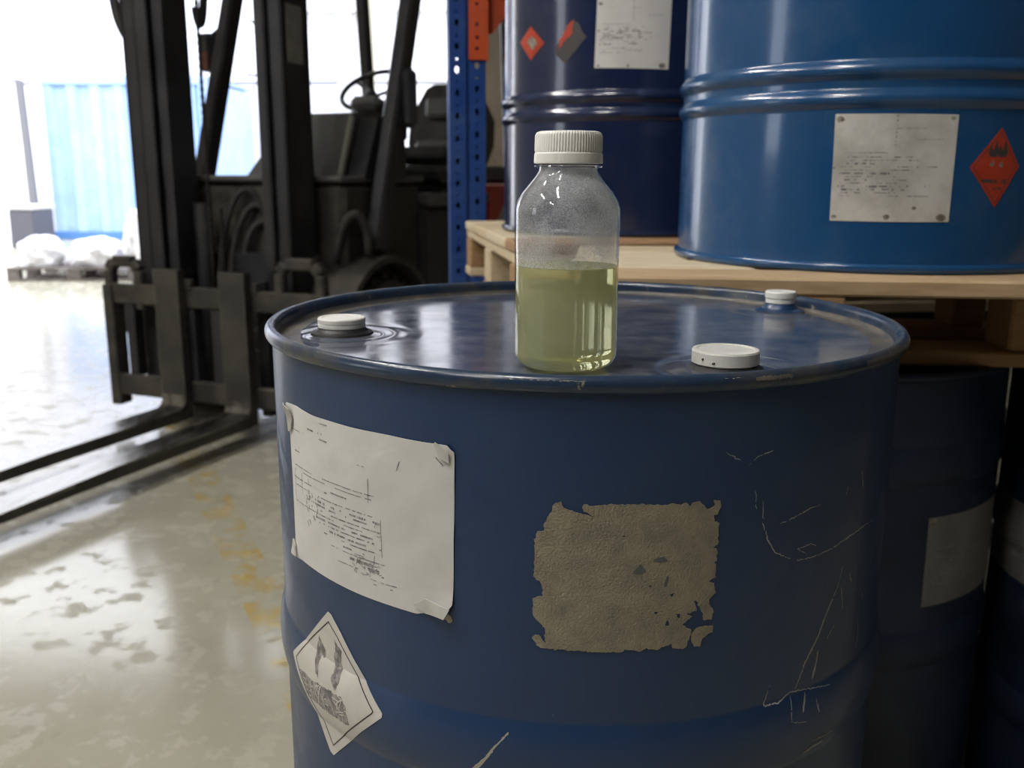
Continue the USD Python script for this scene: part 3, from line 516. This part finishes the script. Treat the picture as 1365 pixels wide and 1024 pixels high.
paper(low, [(21.67, .661), (34.04, .661), (47.55, .662), (60, .662), (60, .5215), (47, .5215), (35.17, .5220), (22.08, .5216)], 0, hoopsW, 'label_shade', 9, 'creased greyish label, darkened in colour for the shade', spots=((.05, .93, .008), (.42, .94, .003)))
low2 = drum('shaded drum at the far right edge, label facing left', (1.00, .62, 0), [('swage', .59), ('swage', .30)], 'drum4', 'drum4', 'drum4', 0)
paper(low2, [(-104, .637), (-60, .637), (-60, .512), (-104, .512)], 0, [('swage', .59), ('swage', .30)], 'label_shade', 10, 'white label darkened in colour for the shade')
drum('added dark drum closing the bright gap between the two shaded drums, under the back pallet', (.745, 1.45, 0), [('swage', .59), ('swage', .30)], 'drum4', 'drum4', 'drum4', 0)  # drum added to shut out the lit background behind the gap
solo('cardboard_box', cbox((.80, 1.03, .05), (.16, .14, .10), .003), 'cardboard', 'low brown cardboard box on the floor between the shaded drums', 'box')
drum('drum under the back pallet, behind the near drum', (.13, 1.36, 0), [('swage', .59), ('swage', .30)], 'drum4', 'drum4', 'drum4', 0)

# ---------------------------------------------------------------- pallet rack
rk = thing('pallet_rack', 'blue perforated rack upright with an orange beam, between forklift and drums', 'rack', (-.334, 1.90, 0), U13)
PW, PD, PH = .105, .075, 2.9
def upright():
    m = m3.Manifold.cube((PW, PD, PH)).translate((-PW/2, 0, 0))
    m = m-m3.Manifold.cube((PW-.006, PD, PH+1)).translate((-PW/2+.003, .003, -.5))
    m = m-m3.Manifold.cube((.010, .02, PH+1)).translate((-.005, -.017, -.5))
    gr = m3.Manifold.cube((.016, .010, PH)).translate((-.008, .003, 0))-m3.Manifold.cube((.010, .007, PH+1)).translate((-.005, .001, -.5))
    m = m+gr
    holes = []
    for k in range(38):
        z = .30+.05*k*1.27
        if z > PH-.1: break
        for x, dz in ((-.030, 0), (.027, .012)):
            holes.append(m3.Manifold.cylinder(.05, .0062, .0062, 10, True).rotate((90, 0, 0)).scale((1, 1, 1.55)).translate((x, 0, z+dz)))
            holes.append(m3.Manifold.cylinder(.05, .0035, .0035, 8, True).rotate((90, 0, 0)).translate((x, 0, z+dz+.029)))
    return m-m3.Manifold.batch_boolean(holes, m3.OpType.Add)
part(rk, 'upright', upright(), 'rack_blue', 30, 'blue upright with two columns of holes')
part(rk, 'rear_plate', b2(-.049, .049, .066, .072, 0, 1.425, .001), 'rack_blue', 30); part(rk, 'rear_plate', b2(-.049, .049, .066, .072, 1.485, 2.9, .001), 'rack_blue', 30)
part(rk, 'foot_plate', b2(-.08, .08, -.03, .11, 0, .006), 'rack_blue', 30)
def connector():
    m = m3.Manifold.cube((.052, .006, .27)).translate((.004, -.008, 1.47))+m3.Manifold.cube((.006, .06, .27)).translate((.053, -.008, 1.47))
    hs = [m3.Manifold.cylinder(.05, .005, .005, 10, True).rotate((90, 0, 0)).translate((.027, 0, z)) for z in (1.50, 1.53, 1.565, 1.62, 1.66, 1.70)]
    return m-m3.Manifold.batch_boolean(hs, m3.OpType.Add)
part(rk, 'beam_connector', connector(), 'rack_orange', 30, 'orange perforated beam connector')
part(rk, 'beam', b2(.058, 2.7, .005, .05, 1.645, 1.76, .004), 'rack_orange', 30, 'orange load beam running to the right')
gus = trimesh.creation.extrude_polygon(Polygon([(.058, 1.545), (.075, 1.545), (.155, 1.645), (.058, 1.645)]), .008, engine='earcut')
gus.vertices = gus.vertices[:, [0, 2, 1]]*[1, 1, 1]+[0, .02, 0]; gus.fix_normals()
part(rk, 'gusset', gus, 'rack_orange', 20)
up2 = upright().translate((2.75, 0, 0)); part(rk, 'upright', up2, 'rack_blue', 30)

# ---------------------------------------------------------------- forklift
YAW = math.radians(18)
fk = thing('forklift', 'black forklift with lowered steel forks pointing towards the camera at left', 'forklift', (-1.655, 3.01, 0), -YAW)
P = lambda n, m, mt, sm=25, lb=None: part(fk, n, m, mt, sm, lb)
def fork(x0, x1, lb):
    t = .05; zb = .080
    prof = Polygon([(0, .745), (-t, .745), (-t, zb+t+.035), (-t-.012, zb+t+.012), (-t-.035, zb+t), (-.80, zb+t*.95), (-1.55, zb+.024), (-1.58, zb+.006), (-1.55, zb), (-.05, zb), (-.018, zb+.012), (0, zb+.045)])
    m = trimesh.creation.extrude_polygon(prof, x1-x0, engine='earcut'); m.vertices = np.stack([m.vertices[:, 2]+x0, m.vertices[:, 0]+.048, m.vertices[:, 1]], 1); m.fix_normals()
    f = P('fork', m, 'fork_steel', 25, lb)
    part(f, 'shank_face', b2(x0+.002, x1-.002, -.0025, .002, zb+.11, .744, .001), 'fork_dark', 20, 'dusty dark upright shank')
    part(f, 'side_face', cat_(b2(x1-.001, x1+.0012, -.95, .046, zb+.004, zb+.040, .0005), b2(x1-.001, x1+.0012, -1.40, -.95, zb+.004, zb+.028, .0005), b2(x1-.001, x1+.0015, .002, .046, zb+.06, .74, .0005)), 'fork_dark', 20)
    part(f, 'hook', b2((x0+x1)/2-.03, x1+.03, .04, .075, .655, .70, .004), 'black_dusty', 20)
fork(-.215, -.085, 'left fork'); fork(.135, .265, 'right fork')
for k, (z0_, z1_) in enumerate(((.575, .665), (.150, .245))):
    cb = P('carriage_bar', b2(-.53, .62, .048, .085, z0_, z1_, .005), 'black_dusty', 20, ('upper', 'lower')[k]+' carriage bar')
for x0, x1 in ((-.555, -.50), (.60, .655)):
    P('carriage_side', b2(x0, x1, .035, .115, .10, .66, .006), 'black_dusty')
for x0, x1 in ((-.45, -.40), (-.14, -.06), (.03, .09), (.36, .42)):
    P('carriage_rib', b2(x0, x1, .06, .12, .24, .58, .004), 'black_paint')
def loop(xs, z0_, z1_):
    w = .045; pts = [(xs[0], z0_), (xs[0], z1_-.04), (xs[0]+.03, z1_), (xs[1]-.03, z1_), (xs[1], z1_-.04), (xs[1], z0_)]
    return cat_(*[beam((a, .075, b), (c, .075, d), w if abs(a-c) < .02 else .05, .05, .008, up=(0, 1, 0)) for (a, b), (c, d) in zip(pts[:-1], pts[1:])])
P('backrest_stub', loop((-.53, -.36), .55, .765), 'black_dusty', 20, 'hooped backrest stub at the left end'); P('backrest_stub', loop((.40, .60), .60, .785), 'black_dusty', 20, 'dusty hooped backrest stub behind the drum rim')
def chan(x0, x1, y0, y1, web, fl, z0_, z1_, side):
    """a mast channel: web on the outside, two flanges"""
    xo = x0 if side < 0 else x1-web
    return cat_(b2(xo, xo+web, y0, y1, z0_, z1_, .003), b2(x0, x1, y0, y0+fl, z0_, z1_, .003), b2(x0, x1, y1-fl, y1, z0_, z1_, .003))
for s, (a, b) in ((-1, (-.445, -.36)), (1, (.325, .395))):
    P('outer_mast_rail', chan(a, b, .17, .36, .02, .022, .12, 2.75, s), 'black_paint', 20, ('left', 'right')[s > 0]+' outer mast channel')
for s, (a, b) in ((-1, (-.36, -.285)), (1, (.27, .325))):
    P('inner_mast_rail', chan(a, b, .15, .33, .02, .022, .10, 2.85, s), 'black_paint', 20, ('left', 'right')[s > 0]+' inner mast channel')
for s, x in ((-1, -.25), (1, .255)):
    P('carriage_upright', b2(x-.025, x+.025, .12, .33, .10, .70, .004), 'black_paint')
P('mast_web', b2(-.282, -.225, .18, .34, .2, 2.7, .003), 'black_paint', 20); P('mast_crossmember', b2(-.40, .41, .33, .37, .62, .80, .006), 'black_paint')
P('mast_crossmember', b2(-.40, .41, .33, .37, .15, .35, .006), 'black_paint'); P('mast_crossmember', b2(-.40, .41, .33, .37, 2.55, 2.70, .006), 'black_paint')
def chain(x, y, z0_, z1_):
    n = int((z1_-z0_)/.016); ms = [b2(x-(.010 if k % 2 else .007), x+(.010 if k % 2 else .007), y-.006, y+.006, z0_+k*.016, z0_+k*.016+.018, .003) for k in range(n)]
    return cat_(*ms)
P('lift_chain', chain(-.085, .24, .62, 2.4), 'chain', 20); P('lift_chain', chain(-.025, .24, .60, 1.0), 'chain', 20)
P('lift_cylinder', cyl((-.165, .29, .15), (-.165, .29, 1.02), .04), 'black_paint'); P('lift_cylinder', cyl((.215, .29, .15), (.215, .29, 2.5), .035), 'black_paint')
for k, pts in enumerate(([(-.10, .30, .60), (-.10, .33, 1.05), (-.02, .40, 1.22), (.10, .45, 1.14), (.08, .45, .60)], [(-.06, .32, .58), (-.05, .33, .98), (.02, .42, 1.14), (.14, .45, 1.05), (.13, .45, .6)], [(-.02, .34, .58), (-.01, .35, .92), (.05, .42, 1.05), (.17, .45, .95), (.17, .45, .6)], [(.46, .40, .78), (.50, .42, 1.06), (.58, .5, 1.02), (.56, .52, .80)])):
    P('hydraulic_hose', tube(bez(pts, 22), .016 if k < 3 else .02, 10), 'rubber', True)
# overhead guard
def pil(x, y0, z0_, y1, z1_): return beam((x, y0, z0_), (x, y1, z1_), .075, .10, .012, up=(0, 1, 0))
for x in (-.50, .545):
    P('guard_pillar', pil(x, .60, .80, 1.10, 2.27), 'black_paint', 20, ('left', 'right')[x > 0]+' front pillar of the overhead guard')
for x in (-.47, .51):
    P('guard_pillar', beam((x, 2.35, 1.10), (x, 2.25, 2.27), .07, .07, .01, up=(0, 1, 0)), 'black_paint')
rf = [b2(-.54, .585, 1.06, 1.14, 2.24, 2.31, .01), b2(-.50, .55, 2.20, 2.28, 2.24, 2.31, .01)]
P('roof_frame', cat_(*rf), 'black_paint')
for x in np.linspace(-.50, .54, 7): P('roof_bar', b2(x-.02, x+.02, 1.1, 2.26, 2.27, 2.30, .005), 'black_paint')
# body
P('front_body', b2(-.52, .50, .42, 1.15, .40, 1.115, .03), 'black_dusty'); P('floor_sill', b2(-.52, .50, .40, 1.20, 1.115, 1.145, .01), 'charcoal', 20, 'grey ledge above the front body')
cw = Polygon([(.55, 1.13), (1.02, 1.13), (1.02, 1.45), (.80, 1.44), (.66, 1.425)])
def side(poly, x0, x1, ch=0):
    m = trimesh.creation.extrude_polygon(poly, x1-x0, engine='earcut'); m.vertices = np.stack([m.vertices[:, 2]+x0, m.vertices[:, 0], m.vertices[:, 1]], 1); m.fix_normals(); return m
P('dash_cowl', side(cw, .02, .40), 'charcoal', 20, 'grey dash cowl'); P('cowl_shoulder', side(Polygon([(.56, 1.13), (1.0, 1.13), (.95, 1.27), (.72, 1.26)]), -.13, .02), 'charcoal', 20)
P('cowl_highlight', beam((.405, .55, 1.14), (.405, .67, 1.415), .02, .03, .006), 'stripe', 20, 'pale strip painting the highlight along the cowl edge'); P('cowl_side', side(Polygon([(.6, 1.13), (1.0, 1.13), (1.0, 1.43), (.74, 1.41)]), .41, .50), 'black_paint')  # pale strip on the cowl edge: a highlight put into the colour
P('instrument_hood', cbox((.31, 1.02, 1.475), (.17, .20, .07), .025, rx=-.25), 'charcoal')
cr = np.array([.165, 1.28, 1.585]); a = np.linspace(0, 2*PI, 40, endpoint=False); e1 = np.array([1, 0, 0]); e2 = np.array([0, .80, .60])
sw = P('steering_wheel', tube(cr+.175*(np.cos(a)[:, None]*e1+np.sin(a)[:, None]*e2), .014, 8, True), 'vinyl', True)
part(sw, 'spoke', cat_(*[cyl(cr-np.array([0, -.02, .03]), cr+.18*(math.cos(t)*e1+math.sin(t)*e2), .010, 8) for t in (.2, 2.6, 4.7)]), 'vinyl', True); part(sw, 'column', cyl(cr+[0, -.02, -.02], (.19, 1.0, 1.40), .03, 14), 'black_paint', True)
P('hood', b2(-.46, .50, 1.35, 1.92, .86, 1.12, .04), 'black_paint', 20); P('hood_lip', b2(-.10, .54, 1.35, 2.40, 1.10, 1.20, .03), 'vinyl', 20)
P('side_panel', b2(.40, .545, 1.10, 1.92, .40, .99, .03), 'black_paint', 20, 'glossy dark side panel'); P('side_panel', b2(-.545, -.40, 1.10, 1.92, .40, .99, .03), 'black_paint')
P('panel_ledge', b2(.40, .555, 1.15, 1.92, .99, 1.06, .02), 'charcoal')
st = P('seat', cat_(cbox((.26, 1.80, 1.255), (.42, .52, .10), .04)), 'vinyl', 30, 'black vinyl driver seat')
bk = trimesh.creation.extrude_polygon(Polygon([(-.20, 0), (.20, 0), (.235, .10), (.23, .24), (.14, .40), (.10, .42), (-.10, .42), (-.14, .40), (-.23, .24), (-.235, .10)]).buffer(.02), .12, engine='earcut'); bk.apply_transform(trimesh.transformations.rotation_matrix(PI/2-.16, [1, 0, 0])); bk.apply_translation((.26, 2.05, 1.22))
part(st, 'seat_back', bk, 'vinyl', 20); part(st, 'back_pad', moved(cbox((0, 0, 0), (.26, .05, .12), .02, rx=-.16), (.26, 1.945, 1.535)), 'charcoal', 20); part(st, 'lumbar_roll', moved(cbox((0, 0, 0), (.38, .08, .06), .025), (.26, 1.93, 1.32)), 'charcoal', 20)
cw2 = Polygon([(1.93, .42), (2.85, .45), (2.98, .60), (2.98, 1.00), (2.85, 1.09), (1.93, 1.09)])
ct = P('counterweight', side(cw2, -.545, .545), 'red_paint', 20, 'red rear counterweight')
part(ct, 'stripe', beam((.548, 1.96, .78), (.548, 2.30, 1.06), .06, .006, .001, up=(1, 0, 0)), 'stripe', 20, 'grey diagonal stripe')
def tyre(x0, x1, y, r, lb=None):
    xs = x1-x0; pr_ = [(r*.60, -xs/2), (r*.92, -xs/2), (r*.98, -xs/2+.02), (r, -xs/2+.05), (r, xs/2-.05), (r*.98, xs/2-.02), (r*.92, xs/2), (r*.60, xs/2)]
    m = lathe(pr_+[pr_[0]], 48); m.apply_transform(trimesh.transformations.rotation_matrix(PI/2, [0, 1, 0])); m.apply_translation(((x0+x1)/2, y, r)); m.fix_normals()
    t = P('tyre', m, 'rubber', 30, lb)
    h = lathe([(.0005, -xs*.3), (r*.60, -xs*.42), (r*.60, xs*.42), (.0005, xs*.3)], 32); h.apply_transform(trimesh.transformations.rotation_matrix(PI/2, [0, 1, 0])); h.apply_translation(((x0+x1)/2, y, r)); h.fix_normals()
    part(t, 'wheel_hub', h, 'charcoal', 30)
    tr = [cbox(((x0+x1)/2, y+math.sin(a_)*r, r+math.cos(a_)*r), (xs*.9, .05, .02), .004, rx=-a_) for a_ in np.linspace(0, 2*PI, 22, endpoint=False)]
    part(t, 'tread', cat_(*[b for b in tr if b.bounds[0][2] > 0]), 'rubber', 20)
tyre(-.60, -.36, .62, .345); tyre(.36, .60, .62, .345); tyre(-.52, -.34, 2.25, .27); tyre(.34, .52, 2.25, .27)
for x0, x1 in ((-.62, -.34), (.34, .62)):
    aa = np.linspace(.05*PI, .98*PI, 18); arc = [(.62-.44*math.cos(t), .345+.44*math.sin(t)) for t in aa]
    P('fender', side(Polygon(arc+[(.62-.41*math.cos(t), .345+.41*math.sin(t)) for t in aa[::-1]]), x0, x1), 'black_dusty', 30)
P('chassis', b2(-.40, .40, .36, 2.2, .16, .45, .02), 'black_paint')
mi = P('mirror_housing', cat_(cbox((.585, .86, 1.50), (.11, .06, .27), .03), cbox((.545, .86, 1.36), (.08, .05, .12), .02)), 'black_paint', 20, 'black wing mirror on the right pillar')
part(mi, 'mirror_glint', cbox((.575, .828, 1.405), (.05, .006, .018), .002), 'mirror', 20, 'bright sliver of mirror glass')
lm = P('work_lamp', cat_(cbox((-.60, .93, 1.76), (.085, .09, .19), .02), cyl((-.58, .93, 1.84), (-.50, .95, 1.90), .012)), 'black_paint', 20); part(lm, 'lens', cbox((-.595, .882, 1.715), (.06, .012, .09), .006), 'amber', 20)
hk = bez([(-.25, .5, 2.35), (-.235, .5, 1.80), (-.30, .5, 1.74), (-.31, .5, 1.90)], 18)
P('hanging_hook', tube(hk, .02, 8), 'black_paint', True); P('cable', tube(bez([(-.44, 1.05, 1.94), (-.22, 1.05, 1.80), (-.26, 1.05, 1.62), (-.46, 1.05, 1.66)], 18), .006, 6), 'charcoal', True)
P('warning_sticker', b2(.3945, .3965, .20, .31, 1.60, 1.83, .0004), 'sticker', 20, 'pale sticker on the right mast rail')
P('hydraulic_hose', tube(bez([(-.50, .22, 2.3), (-.56, .22, 1.85), (-.50, .22, 1.78), (-.44, .22, 1.72)], 16), .022, 8), 'rubber', True)
P('roof_lamp', cbox((.32, 1.02, 2.17), (.16, .10, .12), .03), 'black_paint')

# ---------------------------------------------------------------- yard
def corrugated(w, h, depth, pitch, th=.004):
    pts, x = [], 0
    while x < w:
        pts += [(x, 0), (x+pitch*.32, 0), (x+pitch*.5, depth), (x+pitch*.82, depth)]; x += pitch
    pts = [p_ for p_ in pts if p_[0] <= w]+[(w, 0)]
    pl_ = Polygon(pts+[(a_, b_+th) for a_, b_ in pts[::-1]])
    return trimesh.creation.extrude_polygon(pl_, h, engine='earcut')
ct = thing('shipping_container', 'pale blue corrugated shipping container in the bright yard', 'container', (-9.55, 15.45, 0), .03)
CW, CH = 3.08, 2.80
part(ct, 'corrugated_wall', moved(corrugated(CW-.26, CH-.25, .07, .42), (.16, .02, .12)), 'container', 10)
part(ct, 'side_wall', b2(.0, .05, .1, 2.4, .12, CH-.1), 'container'); part(ct, 'side_wall', b2(CW-.05, CW, .1, 2.4, .12, CH-.1), 'container'); part(ct, 'rear_wall', b2(0, CW, 2.38, 2.44, .1, CH-.1), 'container'); part(ct, 'roof', b2(0, CW, 0, 2.44, CH-.06, CH), 'container')
part(ct, 'top_rail', b2(0, CW, -.02, .08, CH-.14, CH, .01), 'container'); part(ct, 'bottom_rail', b2(0, CW, -.02, .08, 0, .14, .01), 'container_dark')
for x in (0, CW-.16):
    part(ct, 'corner_post', b2(x, x+.16, -.03, .12, 0, CH, .02), 'white_wall' if x == 0 else 'container', 20, 'pale corner post' if x == 0 else None)
pallet('grey pallet loaded with white plastic in the yard', (-6.25, 8.92, 0), .11, 1.45, 1.0, .11, 6, old=True, name='loaded_pallet', seed=12)
def blob(c, s, seed):
    m = trimesh.creation.icosphere(4); from meshkit import fbm
    n = fbm(m.vertices*1.8+seed*7.1, 4, seed); m.vertices = m.vertices*(.75+.55*n[:, None]); m.vertices[:, 2] = np.maximum(m.vertices[:, 2], -.55)
    m.vertices = m.vertices*np.array(s)+np.array(c); m.vertices[:, 2] -= m.vertices[:, 2].min()-(c[2]); return m
for k, (c, s, lb) in enumerate((((-6.0, 9.25, .146), (.22, .28, .22), 'white plastic-wrapped bundle at the left end of the loaded pallet'), ((-5.42, 9.36, .146), (.27, .30, .20), 'long white wrapped bundle in the middle of the loaded pallet'), ((-4.96, 9.44, .146), (.14, .26, .40), 'tall white crumpled wrap at the right end of the loaded pallet'))):
    solo('wrapped_bundle', blob(c, s, k+1), 'wrap', lb, 'bundle', True)
solo('plastic_bag', blob((-6.9, 7.9, 0), (.30, .22, .10), 8), 'wrap', 'limp plastic sheet on the ground at the far left', 'bag', True)
bn = thing('storage_bin', 'dark grey bin beside the blue container', 'bin', (-8.70, 13.6, 0.0))
part(bn, 'body', b2(-.20, .20, -.3, .3, 0, .60, .02), 'grey_bin'); part(bn, 'lid', b2(-.22, .22, -.33, .33, .60, .67, .02), 'white_trim')
gt = thing('leaning_panel', 'white panel with dark edge leaning left of the container', 'panel', (-10.78, 14.95, 0))
part(gt, 'sheet', b2(-2.2, 1.25, 0, .06, .06, 2.66, .01), 'white_wall'); part(gt, 'edge_post', beam((1.36, 0, 0), (1.30, 0, 2.68), .13, .08, .01, up=(0, 1, 0)), 'grey_trim'); part(gt, 'top_rail', b2(-2.2, 1.30, -.01, .07, 2.66, 2.70), 'grey_trim')
# ---------------------------------------------------------------- setting
struct('floor', b2(-18, 7, -9, 22, -.12, 0, .001), 'floor', 'olive-beige painted concrete floor with a rubbed yellow line')
struct('wall_back', b2(-18, 4.5, 19.0, 19.3, 0, 7.5), 'white_wall', 'white wall at the back of the yard')
struct('trim_1', b2(-18, 4.5, 18.97, 19.0, 2.98, 3.03, .002), 'grey_trim', 'thin grey seam along the white yard wall')
struct('trim_2', b2(-5.02, -4.72, 18.8, 19.0, 0, 4.45), 'white_trim', 'pilaster on the white yard wall')
struct('trim_3', b2(-6.5, 0, 18.75, 19.0, 4.35, 4.9), 'white_trim', 'horizontal beam on the white yard wall')
struct('trim_4', b2(-3.98, -3.80, 16.6, 16.8, 0, 5.2), 'beige_post', 'beige post standing before the white yard wall')
struct('wall_far', b2(-1.02, 6.5, 7.0, 7.25, 0, 5.0), 'inner_wall', 'beige inner wall behind the rack')
struct('wall_lintel', b2(-7.0, -1.02, 7.0, 7.25, 3.55, 5.0), 'inner_wall', 'wall above the wide open doorway to the yard')
struct('wall_right', b2(3.6, 3.8, -8, 7, 0, 5.0), 'dark_wall', 'dark right wall of the warehouse')
struct('wall_front', b2(-7, 3.6, -8.2, -8, 0, 5.0), 'dark_wall', 'wall behind the camera')
def wall_left():
    m = m3.Manifold.cube((.2, 15, 5)).translate((-7.2, -8, 0))-m3.Manifold.cube((1, 1.3, 2.2)).translate((-7.6, -2.6, 1.3))
    return m
struct('wall_left', wall_left(), 'inner_wall', 'left wall of the warehouse with a window')
wn = thing('window_1', 'tall window in the left wall', 'window', (-7.1, -2.6, 1.3), kind='structure')
part(wn, 'frame', cat_(b2(-.04, .04, 0, .06, 0, 2.2), b2(-.04, .04, 1.24, 1.3, 0, 2.2), b2(-.04, .04, 0, 1.3, 0, .06), b2(-.04, .04, 0, 1.3, 2.14, 2.2), b2(-.03, .03, .63, .67, 0, 2.2)), 'white_trim'); part(wn, 'pane', b2(-.004, .004, .06, 1.24, .06, 2.14, .001), 'pane')
struct('ceiling', b2(-7.2, 3.8, -8.2, 7.25, 5.0, 5.2), 'ceiling', 'grey warehouse ceiling')
def lamp(x, y, lb):
    t = thing('ceiling_lamp', lb, 'lamp', (x, y, 4.55))
    part(t, 'housing', b2(-.10, .10, -.65, .65, .03, .09, .01), 'lamp_white'); part(t, 'stem', cat_(cyl((0, -.4, .09), (0, -.4, .45), .008, 8), cyl((0, .4, .09), (0, .4, .45), .008, 8)), 'lamp_white')
    for s in (-.05, .05): part(t, 'tube', cyl((s, -.62, .012), (s, .62, .012), .016, 12), 'tube', True)
for x, y, lb in ((-3.0, -.6, 'fluorescent lamp above the aisle left of the camera'), (-2.5, -3.0, 'fluorescent lamp behind the camera on the left'), (-2.6, 1.3, 'fluorescent lamp above the fork tips')):
    lamp(x, y, lb)
lamp(-1.1, -1.5, 'fluorescent lamp overhead, just left of the camera')
